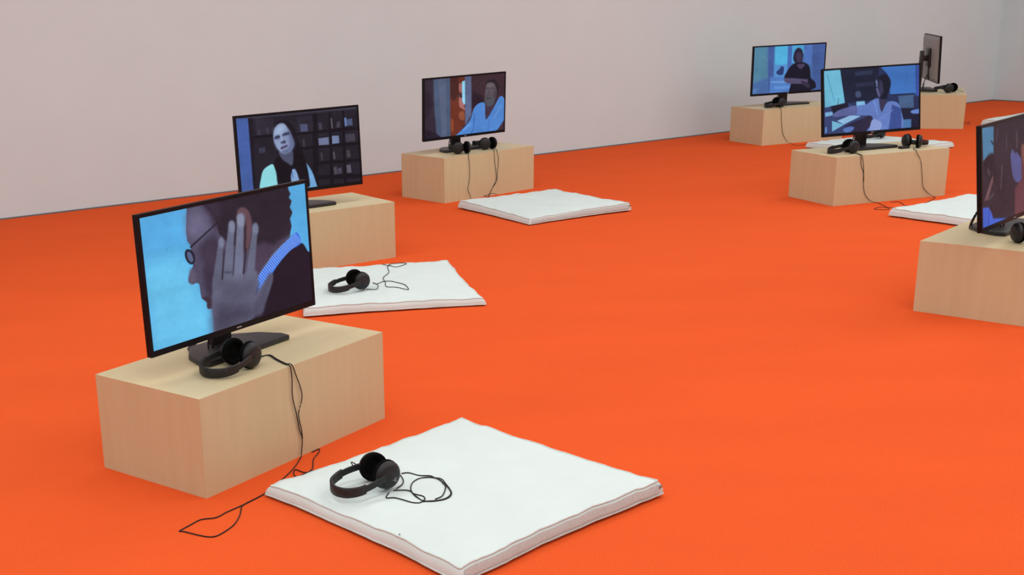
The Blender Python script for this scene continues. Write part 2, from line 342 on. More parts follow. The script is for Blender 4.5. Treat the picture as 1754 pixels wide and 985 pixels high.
def ply_mat(name, axis):                                # birch veneer, grain along one object axis
    m, nt, b = new_mat(name)
    b.inputs['Roughness'].default_value = 0.45; b.inputs['Specular IOR Level'].default_value = 0.35
    tc = nt.nodes.new('ShaderNodeTexCoord'); oi = nt.nodes.new('ShaderNodeObjectInfo')
    mp = nt.nodes.new('ShaderNodeMapping')
    sc = [30, 30, 30]; sc[axis] = 2.2
    mp.inputs['Scale'].default_value = sc
    ad = nt.nodes.new('ShaderNodeVectorMath'); ad.operation = 'ADD'
    ml = nt.nodes.new('ShaderNodeMath'); ml.operation = 'MULTIPLY'; ml.inputs[1].default_value = 37.0
    nt.links.new(oi.outputs['Random'], ml.inputs[0])
    nt.links.new(tc.outputs['Object'], ad.inputs[0]); nt.links.new(ml.outputs[0], ad.inputs[1])
    nt.links.new(ad.outputs[0], mp.inputs['Vector'])
    n = nt.nodes.new('ShaderNodeTexNoise'); n.inputs['Scale'].default_value = 1.0; n.inputs['Detail'].default_value = 6; n.inputs['Distortion'].default_value = 0.6
    nt.links.new(mp.outputs['Vector'], n.inputs['Vector'])
    r = nt.nodes.new('ShaderNodeValToRGB')
    r.color_ramp.elements[0].position = 0.28; r.color_ramp.elements[1].position = 0.72
    r.color_ramp.elements[0].color = PLY_LO; r.color_ramp.elements[1].color = PLY_HI
    nt.links.new(n.outputs['Fac'], r.inputs['Fac']); nt.links.new(r.outputs['Color'], b.inputs['Base Color'])
    return m

def screen_mat():                                       # a lit display: the picture is stored per vertex of the panel
    m, nt, b = new_mat('lit_display')
    b.inputs['Base Color'].default_value = (0.004, 0.004, 0.005, 1)
    b.inputs['Roughness'].default_value = 0.5; b.inputs['Specular IOR Level'].default_value = 0.06
    at = nt.nodes.new('ShaderNodeAttribute'); at.attribute_name = 'picture'
    nt.links.new(at.outputs['Color'], b.inputs['Emission Color']); b.inputs['Emission Strength'].default_value = 0.92
    return m

CARPET_LO = (0.72, 0.090, 0.018, 1); CARPET_HI = (0.82, 0.118, 0.030, 1)
PLY_LO = (0.605, 0.505, 0.300, 1); PLY_HI = (0.64, 0.54, 0.332, 1)
M_CARPET = carpet_mat()
M_WALL = plain('white_wall_paint', (0.665, 0.785, 0.815), 0.9, 0.15, noise=0.012, scale=3)
M_CEIL = plain('ceiling_paint', (0.8, 0.8, 0.8), 0.9, 0.1, noise=0.01, scale=3)
M_GAP = plain('shadow_gap_grey', (0.16, 0.17, 0.19), 0.7, 0.2, noise=0.05)  # shade of the gap under the walls, as a dark colour
M_PLY_TOP = ply_mat('birch_veneer_top', 0)
M_PLY_SIDE = ply_mat('birch_veneer_side', 2)
M_COTTON = plain('white_cotton', (0.66, 0.755, 0.745), 0.95, 0.1, noise=0.02, scale=9, bump=0.25)
M_SEAM = plain('cotton_seam', (0.62, 0.68, 0.66), 0.95, 0.1, noise=0.05, scale=120)
M_ZIP = plain('grey_zip_tape', (0.52, 0.53, 0.51), 0.8, 0.2, noise=0.1, scale=200)
M_METAL = plain('dull_metal', (0.35, 0.34, 0.33), 0.35, 0.5, metal=0.9, noise=0.05)
M_BLACK = plain('black_plastic', (0.012, 0.011, 0.013), 0.4, 0.45, noise=0.15, scale=60)
M_BEZEL = plain('bezel_plastic', (0.006, 0.006, 0.008), 0.45, 0.15, noise=0.1, scale=60)
M_STAND = plain('stand_grey_plastic', (0.018, 0.017, 0.020), 0.42, 0.4, noise=0.1, scale=50)
M_GREYBACK = plain('grey_back_cover', (0.30, 0.28, 0.275), 0.5, 0.4, noise=0.05, scale=20)
M_HP = plain('headphone_plastic', (0.010, 0.011, 0.013), 0.45, 0.38, noise=0.15, scale=80)
M_BAND = plain('headband_leatherette', (0.014, 0.013, 0.014), 0.5, 0.38, noise=0.15, scale=90)
M_PAD = plain('ear_pad_foam', (0.004, 0.004, 0.004), 0.95, 0.05, noise=0.2, scale=90)
M_CABLE = plain('black_cable', (0.012, 0.010, 0.010), 0.55, 0.3, noise=0.1)
M_LOGO = plain('grey_print', (0.32, 0.32, 0.33), 0.5, 0.3, noise=0.05)
M_SPECK = plain('dark_lint', (0.06, 0.06, 0.06), 0.9, 0.1)
M_SCREEN = screen_mat()

# ------------------------------------------------------------------ helpers
def tag(o, label=None, cat=None, group=None, kind=None):
    if label: o['label'] = label
    if cat: o['category'] = cat
    if group: o['group'] = group
    if kind: o['kind'] = kind
    return o

def link(name, me, m, parent=None, smooth=None):
    if m and not me.materials: me.materials.append(m)
    if smooth is not None:
        me.polygons.foreach_set('use_smooth', [True] * len(me.polygons))
        if smooth < 3: me.set_sharp_from_angle(angle=smooth)
    o = bpy.data.objects.new(name, me); col.objects.link(o)
    if parent: o.parent = parent
    return o

def thing(name, loc, rz=0.0):
    e = bpy.data.objects.new(name, None); e.empty_display_size = 0.1
    e.location = loc; e.rotation_euler = (0, 0, rz); col.objects.link(e)
    return e

def mesh_of(bm, name='m'):
    bmesh.ops.recalc_face_normals(bm, faces=bm.faces)
    me = bpy.data.meshes.new(name); bm.to_mesh(me); bm.free()
    return me

def pydata(verts, faces):
    me = bpy.data.meshes.new('m'); me.from_pydata([tuple(v) for v in verts], [], faces); me.update()
    bm = bmesh.new(); bm.from_mesh(me); bmesh.ops.recalc_face_normals(bm, faces=bm.faces); bm.to_mesh(me); bm.free()
    return me

def box_mesh(x0, x1, y0, y1, z0, z1, bev=0.0, seg=2):
    bm = bmesh.new(); bmesh.ops.create_cube(bm, size=1)
    for v in bm.verts:
        v.co = Vector(((x0 + x1) / 2 + v.co.x * (x1 - x0), (y0 + y1) / 2 + v.co.y * (y1 - y0), (z0 + z1) / 2 + v.co.z * (z1 - z0)))
    if bev: bmesh.ops.bevel(bm, geom=bm.edges[:], offset=bev, segments=seg, affect='EDGES', profile=0.6)
    return mesh_of(bm)

def prism_mesh(pts, z0, z1, bev=0.0, seg=2):
    bm = bmesh.new()
    a = [bm.verts.new((x, y, z0)) for x, y in pts]; b = [bm.verts.new((x, y, z1)) for x, y in pts]
    n = len(pts)
    bm.faces.new(a[::-1]); bm.faces.new(b)
    for i in range(n): bm.faces.new((a[i], a[(i + 1) % n], b[(i + 1) % n], b[i]))
    if bev: bmesh.ops.bevel(bm, geom=bm.edges[:], offset=bev, segments=seg, affect='EDGES', profile=0.6)
    return mesh_of(bm)

def lathe_verts(profile, seg, axis='Y'):                # profile: (radius, height)
    verts, faces, rings = [], [], []
    for r, h in profile:
        if r < 1e-6:
            rings.append([len(verts)]); verts.append((0, h, 0))
        else:
            rings.append(list(range(len(verts), len(verts) + seg)))
            for k in range(seg):
                t = 2 * math.pi * k / seg
                verts.append((r * math.cos(t), h, r * math.sin(t)))
    for A, B in zip(rings, rings[1:]):
        for k in range(seg):
            a, a2 = A[k % len(A)], A[(k + 1) % len(A)]; b, b2 = B[k % len(B)], B[(k + 1) % len(B)]
            f = list(dict.fromkeys((a, a2, b2, b)))
            if len(f) > 2: faces.append(f)
    return verts, faces

def smooth_path(pts, per=5, closed=False):
    P = [Vector(p) for p in pts]; n = len(P); out = []
    rng = range(n if closed else n - 1)
    for i in rng:
        g = (lambda j: P[j % n]) if closed else (lambda j: P[max(0, min(n - 1, j))])
        p0, p1, p2, p3 = g(i - 1), g(i), g(i + 1), g(i + 2)
        for k in range(per):
            t = k / per
            out.append(0.5 * ((2 * p1) + (p2 - p0) * t + (2 * p0 - 5 * p1 + 4 * p2 - p3) * t * t + (3 * p1 - p0 - 3 * p2 + p3) * t ** 3))
    if not closed: out.append(P[-1])
    return out

def tube_data(pts, r, seg=6, verts=None, faces=None, closed=False):
    verts = [] if verts is None else verts; faces = [] if faces is None else faces
    n = len(pts); rings = []
    for i, p in enumerate(pts):
        a = pts[i - 1] if (i or closed) else p; b = pts[(i + 1) % n] if (i < n - 1 or closed) else p
        t = b - a
        if t.length < 1e-9: t = Vector((1, 0, 0))
        t.normalize()
        ref = Vector((0, 0, 1)) if abs(t.z) < 0.9 else Vector((1, 0, 0))
        s = t.cross(ref).normalized(); q = s.cross(t)
        ring = []
        for k in range(seg):
            ang = 2 * math.pi * k / seg
            ring.append(len(verts)); verts.append(p + (s * math.cos(ang) + q * math.sin(ang)) * r)
        rings.append(ring)
    for i in range(n if closed else n - 1):
        A, B = rings[i], rings[(i + 1) % n]
        for k in range(seg): faces.append((A[k], A[(k + 1) % seg], B[(k + 1) % seg], B[k]))
    if not closed:
        faces.append(tuple(rings[0][::-1])); faces.append(tuple(rings[-1]))
    return verts, faces

def clear_of_boxes(p, m):                               # keep a cord on the outside of the boxes and above the floor
    p = Vector(p); p.z = max(p.z, m)
    for bx_, by_, ba in BOXES.values():
        c, s = math.cos(ba), math.sin(ba); dx, dy = p.x - bx_, p.y - by_
        lx, ly = dx * c + dy * s, -dx * s + dy * c
        if -m < lx < BL + m and -m < ly < BS + m and p.z < BH + m:
            if BH + m - p.z < ly + m: p.z = BH + m
            else:
                k = -m - ly; p.x += -s * k; p.y += c * k
    return p

CUSHION_TOPS = []
def box_corner(p, m):
    for bx_, by_, ba in BOXES.values():
        c, s = math.cos(ba), math.sin(ba); dx, dy = p.x - bx_, p.y - by_
        lx, ly = dx * c + dy * s, -dx * s + dy * c
        if 0 < lx < BL and -m * 0.98 < ly < 0.03 and BH - 0.03 < p.z < BH + m * 0.98:
            ly = -m
            return Vector((bx_ + lx * c - ly * s, by_ + lx * s + ly * c, BH + m))
    return None

def cables(name, parent, strands, r=0.0017, mat_=None, per=5):   # strands in world coordinates, one mesh
    inv = (Matrix.Translation(parent.location) @ Matrix.Rotation(parent.rotation_euler[2], 4, 'Z') @ Matrix.Diagonal((*parent.scale, 1))).inverted()
    m = r + 0.0006
    for s in strands:                                   # each visible length of cord is a part
        pts = [clear_of_boxes(p, m) for p in smooth_path(s, per)]
        for p in pts:
            for top, foot in CUSHION_TOPS:              # lie on a cushion instead of sinking into it
                if p.z > 0.025 and foot(p.x, p.y): p.z = max(p.z, top(p.x, p.y) + m)
        out = [pts[0]]
        for p in pts[1:]:                               # go round the edge of a box, not through it
            k = box_corner((out[-1] + p) / 2, m)
            if k is not None: out.append(k)
            out.append(p)
        verts, faces = tube_data([inv @ p for p in out], r / parent.scale[0], 6)
        link(name, pydata(verts, faces), mat_ or M_CABLE, parent, smooth=4)

def at_z(pts, z): return [(x, y, z) for x, y in pts]

# ------------------------------------------------------------------ the room
def quad_wall(name, p, q, z0, z1, m, thick=0.12, kind='structure'):
    d = (q - p); d.z = 0; nrm = Vector((d.y, -d.x, 0)).normalized() * -thick      # thickness to the left of p->q
    v = [p, q, q + nrm, p + nrm]
    verts = [(a.x, a.y, z0) for a in v] + [(a.x, a.y, z1) for a in v]
    f = [(0, 1, 2, 3), (4, 5, 6, 7), (0, 1, 5, 4), (1, 2, 6, 5), (2, 3, 7, 6), (3, 0, 4, 7)]
    return tag(link(name, pydata(verts, f), m), kind=kind)
c0, c1, c2, c3 = room(0, 0), room(ROOM_L, 0), room(ROOM_L, ROOM_D), room(0, ROOM_D)
f_verts = [(v.x, v.y, 0) for v in (c0, c1, c2, c3)] + [(v.x, v.y, -0.1) for v in (c0, c1, c2, c3)]
slab = [(0, 1, 2, 3), (4, 5, 6, 7), (0, 1, 5, 4), (1, 2, 6, 5), (2, 3, 7, 6), (3, 0, 4, 7)]
tag(link('floor', pydata(f_verts, slab), M_CARPET), 'bright orange carpet covering the whole floor', 'floor', kind='structure')
tag(link('ceiling', pydata([(x, y, z + ROOM_H + 0.1) for x, y, z in f_verts], slab), M_CEIL), kind='structure', label='plain white ceiling over the room', cat='ceiling')
tag(quad_wall('wall_back', c1, c0, 0, ROOM_H, M_WALL), 'long plain white wall behind the monitors', 'wall')
tag(quad_wall('wall_right', c0, c3, 0, ROOM_H, M_WALL), 'plain white end wall past the far corner', 'wall')
tag(quad_wall('wall_left', c2, c1, 0, ROOM_H, M_WALL), 'plain white end wall out of view', 'wall')
tag(quad_wall('wall_front', c3, c2, 0, ROOM_H, M_WALL), 'plain white wall out of view', 'wall')
for nm, p, q, lb in (('shadow_gap_back', c1, c0, 'thin dark grey shadow-gap strip along the foot of the long wall'), ('shadow_gap_right', c0, c3, 'thin dark grey shadow-gap strip along the foot of the end wall')):  # dark strips stand in for the shaded gap between wall and floor
    d = (q - p).normalized(); n_in = Vector((d.y, -d.x, 0))
    v = [p, q, q + n_in * 0.006, p + n_in * 0.006]
    tag(link(nm, pydata([(a.x, a.y, 0.0) for a in v] + [(a.x, a.y, 0.009) for a in v], slab), M_GAP), lb, 'shadow gap', kind='structure')

# ------------------------------------------------------------------ plywood boxes
BL, BS, BH = 0.8416, 0.4446, 0.30
def panel_between(o_quad, i_quad):                      # mitred board: outer face and inner face
    v = list(o_quad) + list(i_quad)
    return pydata(v, slab)
def make_box():
    t = 0.015
    e = thing('plywood_box', (0, 0, 0))
    x0, x1, y0, y1, z1 = 0, BL, 0, BS, BH
    X0, X1, Y0, Y1, Z1 = t, BL - t, t, BS - t, BH - t
    link('top_panel', panel_between([(x0, y0, z1), (x1, y0, z1), (x1, y1, z1), (x0, y1, z1)], [(X0, Y0, Z1), (X1, Y0, Z1), (X1, Y1, Z1), (X0, Y1, Z1)]), M_PLY_TOP, e)
    link('side_panel', panel_between([(x0, y0, 0), (x1, y0, 0), (x1, y0, z1), (x0, y0, z1)], [(X0, Y0, 0), (X1, Y0, 0), (X1, Y0, Z1), (X0, Y0, Z1)]), M_PLY_SIDE, e)
    link('side_panel', panel_between([(x0, y1, 0), (x1, y1, 0), (x1, y1, z1), (x0, y1, z1)], [(X0, Y1, 0), (X1, Y1, 0), (X1, Y1, Z1), (X0, Y1, Z1)]), M_PLY_SIDE, e)
    link('end_panel', panel_between([(x0, y0, 0), (x0, y1, 0), (x0, y1, z1), (x0, y0, z1)], [(X0, Y0, 0), (X0, Y1, 0), (X0, Y1, Z1), (X0, Y0, Z1)]), M_PLY_SIDE, e)
    link('end_panel', panel_between([(x1, y0, 0), (x1, y1, 0), (x1, y1, z1), (x1, y0, z1)], [(X1, Y0, 0), (X1, Y1, 0), (X1, Y1, Z1), (X1, Y0, Z1)]), M_PLY_SIDE, e)
    return e
def copy_tree(o, parent=None):
    c = o.copy(); col.objects.link(c); c.parent = parent
    for ch in [x for x in scene.objects if x.parent == o]: copy_tree(ch, c)
    return c
SHOWS = {1: 'the man in glasses', 2: 'the long-haired woman', 3: 'the bearded man',
         4: 'the person in black', 5: 'the person at a cluttered desk', 6: None, 7: 'the dark brown picture'}
BOXES = {1: (-0.4139, 3.302, 0.8775), 2: (-0.4387, 6.1771, 0.5227), 3: (0.7028, 8.3082, 0.6405), 4: (3.616, 10.6832, 0.3394),
         5: (3.054, 7.6418, 0.2909), 6: (5.65, 11.33, 1.15), 7: (2.719, 4.764, 0.78)}
proto = make_box()
for i, (x, y, a) in BOXES.items():
    e = proto if i == 1 else copy_tree(proto)
    e.location = (x, y, 0); e.rotation_euler = (0, 0, a)
    tag(e, 'pale birch plywood box under the monitor ' + ('of ' + SHOWS[i] if SHOWS[i] else 'seen from behind'), 'box', 'plywood boxes carrying the monitors')

# ------------------------------------------------------------------ monitors
MW, MH = 0.744, 0.417
BZ_SIDE, BZ_TOP, BZ_BOT = 0.011, 0.011, 0.018
def paint(bg, layers, nx, ny):
    """colours of the still on a display, x and y in millimetres on the panel"""
    xs = np.linspace((-MW / 2 + BZ_SIDE) * 1000, (MW / 2 - BZ_SIDE) * 1000, nx); ys = np.linspace(BZ_BOT * 1000, (MH - BZ_TOP) * 1000, ny)
    X, Y = np.meshgrid(xs, ys); X = X.ravel(); Y = Y.ravel()
    img = np.tile(np.array(bg, float), (X.size, 1))
    for kind, c, soft, prm, pts in layers:
        soft = max(soft * 1.4, 2.0)
        if kind == 'p':
            if prm: pts = [(p.x, p.y) for p in smooth_path([(a, b, 0) for a, b in pts], 4, True)]
            P = np.array(pts, float)
            lo, hi = P.min(0) - soft, P.max(0) + soft
            idx = np.nonzero((X > lo[0]) & (X < hi[0]) & (Y > lo[1]) & (Y < hi[1]))[0]
            if not idx.size: continue
            x, y = X[idx], Y[idx]; d2 = np.full(x.shape, 1e12); ins = np.zeros(x.shape, bool)
            for (ax, ay), (bx_, by_) in zip(P, np.roll(P, -1, 0)):
                ex, ey = bx_ - ax, by_ - ay; L2 = ex * ex + ey * ey
                if L2 < 1e-9: continue
                t = np.clip(((x - ax) * ex + (y - ay) * ey) / L2, 0, 1)
                d2 = np.minimum(d2, (x - ax - t * ex) ** 2 + (y - ay - t * ey) ** 2)
                if ay != by_:
                    cr = (ay > y) != (by_ > y)
                    ins ^= cr & (x < ax + (y - ay) / (by_ - ay) * ex)
            sd = np.where(ins, -1, 1) * np.sqrt(d2)
        else:
            (ax, ay), (bx_, by_) = pts; r1, r2 = prm
            ex, ey = bx_ - ax, by_ - ay; L2 = max(ex * ex + ey * ey, 1e-6)
            idx = np.arange(X.size); t = np.clip(((X - ax) * ex + (Y - ay) * ey) / L2, 0, 1)
            sd = np.hypot(X - ax - t * ex, Y - ay - t * ey) - (r1 + (r2 - r1) * t)
            keep = sd < soft; idx = idx[keep]; sd = sd[keep]
        al = np.clip(0.5 - sd / soft, 0, 1); al = (al * al * (3 - 2 * al))[:, None]
        img[idx] = img[idx] * (1 - al) + np.array(c, float) * al
    rng = np.random.default_rng(len(layers))            # mottling and grain of a video still
    mot = np.zeros(X.size)
    for cells, amp in ((7, 0.05), (22, 0.03), (70, 0.025)):
        g = rng.normal(0, 1, (cells + 2, cells + 2)); fx = (X - X.min()) / (X.max() - X.min()) * cells; fy = (Y - Y.min()) / (Y.max() - Y.min()) * cells
        ix, iy = fx.astype(int), fy.astype(int); tx, ty = fx - ix, fy - iy
        mot += amp * ((g[iy, ix] * (1 - tx) + g[iy, ix + 1] * tx) * (1 - ty) + (g[iy + 1, ix] * (1 - tx) + g[iy + 1, ix + 1] * tx) * ty)
    lum = img.mean(1, keepdims=True) / 255
    img = img * (1 + mot[:, None] * (0.9 - 0.75 * lum)) + mot[:, None] * 12 * (1 - lum) + rng.normal(0, 1.5, (img.shape[0], 1))
    c = np.clip(img / 255, 0, 1)
    lin = np.where(c <= 0.04045, c / 12.92, ((c + 0.055) / 1.055) ** 2.4)
    return xs / 1000, ys / 1000, np.concatenate([lin, np.ones((lin.shape[0], 1))], 1)

def screen_mesh(pic, nx, ny):
    xs, ys, colr = paint(pic[0], pic[1], nx, ny)
    verts = [(x, -0.0006, y) for y in ys for x in xs]
    faces = [(j * nx + i, j * nx + i + 1, (j + 1) * nx + i + 1, (j + 1) * nx + i) for j in range(ny - 1) for i in range(nx - 1)]
    me = bpy.data.meshes.new('screen'); me.from_pydata(verts, [], faces); me.update()
    at = me.attributes.new('picture', 'FLOAT_COLOR', 'POINT'); at.data.foreach_set('color', colr.astype(np.float32).ravel())
    return me

def tilted(me, t):
    me.transform(Matrix.Rotation(-t, 4, 'X')); return me
def make_monitor(i, x, y, a, t, z_bot, off, back=0.0):
    e = thing('monitor', (x, y, BH + 0.0006), a)
    zb = z_bot - BH
    # all display pieces are built upright on the panel's bottom edge, leaned back by t, lifted to zb
    def put(name, me, m, parent=e, smooth=None):
        me = tilted(me, t); me.transform(Matrix.Translation((0, 0, zb)))
        return link(name, me, m, parent, smooth)
    put('housing', box_mesh(-MW / 2, MW / 2, 0.001, 0.017, 0, MH, 0.002), M_BEZEL, smooth=0.6)
    bo = [(-MW / 2 + 0.006, 0.0168, 0.006), (MW / 2 - 0.006, 0.0168, 0.006), (MW / 2 - 0.006, 0.0168, MH - 0.006), (-MW / 2 + 0.006, 0.0168, MH - 0.006)]
    bi = [(x_ * 0.90, 0.030, MH / 2 + (z_ - MH / 2) * 0.86) for x_, y_, z_ in bo]
    cover = put('back_cover', panel_between(bo, bi), M_GREYBACK)
    put('back_strip', box_mesh(-0.020, 0.030, 0.029, 0.038, 0.012, MH * 0.5 - 0.07, 0.003), M_BLACK, cover, 0.6)  # black strip down the middle of the back cover
    xi, zi0, zi1 = MW / 2 - BZ_SIDE, BZ_BOT, MH - BZ_TOP
    bm = bmesh.new()
    o = [(-MW / 2, 0), (MW / 2, 0), (MW / 2, MH), (-MW / 2, MH)]; q = [(-xi, zi0), (xi, zi0), (xi, zi1), (-xi, zi1)]
    vo = [bm.verts.new((p[0], -0.0022, p[1])) for p in o]; vi = [bm.verts.new((p[0], -0.0022, p[1])) for p in q]
    vb = [bm.verts.new((p[0], 0.0015, p[1])) for p in o]; vj = [bm.verts.new((p[0], 0.0005, p[1])) for p in q]
    for k in range(4):
        l = (k + 1) % 4
        bm.faces.new((vo[k], vo[l], vi[l], vi[k])); bm.faces.new((vb[k], vb[l], vo[l], vo[k])); bm.faces.new((vi[k], vi[l], vj[l], vj[k]))
    bz = put('bezel', mesh_of(bm), M_BEZEL)
    put('logo', box_mesh(-0.011, 0.011, -0.0028, -0.0020, 0.007, 0.0105), M_LOGO, bz)
    nx, ny = {1: (420, 236), 2: (300, 170)}.get(i, (200, 113))
    put('screen', screen_mesh(PICTURES.get(i, PICTURES[4]), nx, ny), M_SCREEN)
    put('mount_plate', box_mesh(-0.085, 0.085, 0.029, 0.050, MH * 0.5 - 0.075, MH * 0.5 + 0.09, 0.006), M_BLACK, smooth=0.6)
    # stand: flat base, flat column behind the panel, short arm to the mount plate
    base = [(-0.178, -0.040), (0.178, -0.040), (0.185, 0.0), (0.155, 0.075), (0.09, 0.140), (-0.09, 0.140), (-0.155, 0.075), (-0.185, 0.0)]
    link('stand_base', prism_mesh([(px * 1.04 + off, py + 0.012 + back) for px, py in base], 0.0, 0.017, 0.005), M_STAND, e, 0.6)
    yc = 0.105 + back * 0.5
    link('stand_column', prism_mesh([(cx_ + off, cy_) for cx_, cy_ in ((-0.042, yc - 0.012), (0.042, yc - 0.012), (0.036, yc + 0.016), (-0.036, yc + 0.016))], 0.012, zb + MH * 0.66, 0.005), M_STAND, e, 0.6)
    zc = zb + MH * 0.5
    link('stand_arm', box_mesh(-0.03 + off, 0.03 + off, 0.044, yc, zc - 0.025, zc + 0.025, 0.006), M_BLACK, e, 0.6)
    for k, xo in enumerate((-0.055 + off, -0.068 + off)):
        pts = smooth_path([(xo + 0.03, 0.045, zb + 0.06), (xo, 0.07, zb + 0.01), (xo - 0.005, 0.075 + 0.01 * k, zb - 0.04), (xo - 0.01, 0.09, 0.004), (xo - 0.02, 0.16, 0.004), (xo + 0.04, 0.20 + 0.005 * k, 0.004)], 6)
        for q_ in pts: q_.z = max(q_.z, 0.0038)
        link('cable', pydata(*tube_data(pts, 0.0032, 6)), M_CABLE, e, 4)
    if i == 7:                                          # the lead that arches up from the base beside the panel
        lead = tube_data(smooth_path([(0.10, 0.20, 0.018), (0.075, 0.185, 0.045), (0.07, 0.165, 0.085), (0.09, 0.13, 0.115), (0.13, 0.09, 0.13)], 6), 0.0055, 8)
        link('cable', pydata(*lead), M_CABLE, e, 4)
    lb = {1: 'black flat monitor showing a man in glasses with his hand on his ear', 2: 'black flat monitor showing a long-haired woman by a bookshelf',
          3: 'black flat monitor showing a bearded man in a pale blue shirt', 4: 'black flat monitor showing a person in black by a bright window',
          5: 'black flat monitor showing a person in a white shirt at a cluttered desk', 6: 'monitor turned away, its grey back and black stand column showing',
          7: 'black flat monitor with a dark brown blurred picture and a hand'}[i]
    return tag(e, lb, 'monitor', 'monitors on plywood boxes')
#            x       y       yaw    lean    bottom  base offset
MONITORS = {1: (-0.3299, 3.7548, 0.8901, 0.0307, 0.3774, 0.02), 2: (-0.1887, 6.4928, 0.5637, 0.0433, 0.3868, 0.0), 3: (0.8832, 8.7038, 0.6184, -0.0248, 0.3911, 0.0),
            4: (3.9249, 11.0143, 0.3111, 0.0153, 0.3951, 0.03), 5: (3.3929, 7.9608, 0.3026, 0.1324, 0.3988, 0.0), 6: (5.5982, 11.927, 1.3178, 0.0429, 0.3868, 0.0),
            7: (2.7843, 5.0731, 0.7755, 0.1194, 0.3759, 0.19, 0.055)}
for i, prm in MONITORS.items(): make_monitor(i, *prm)

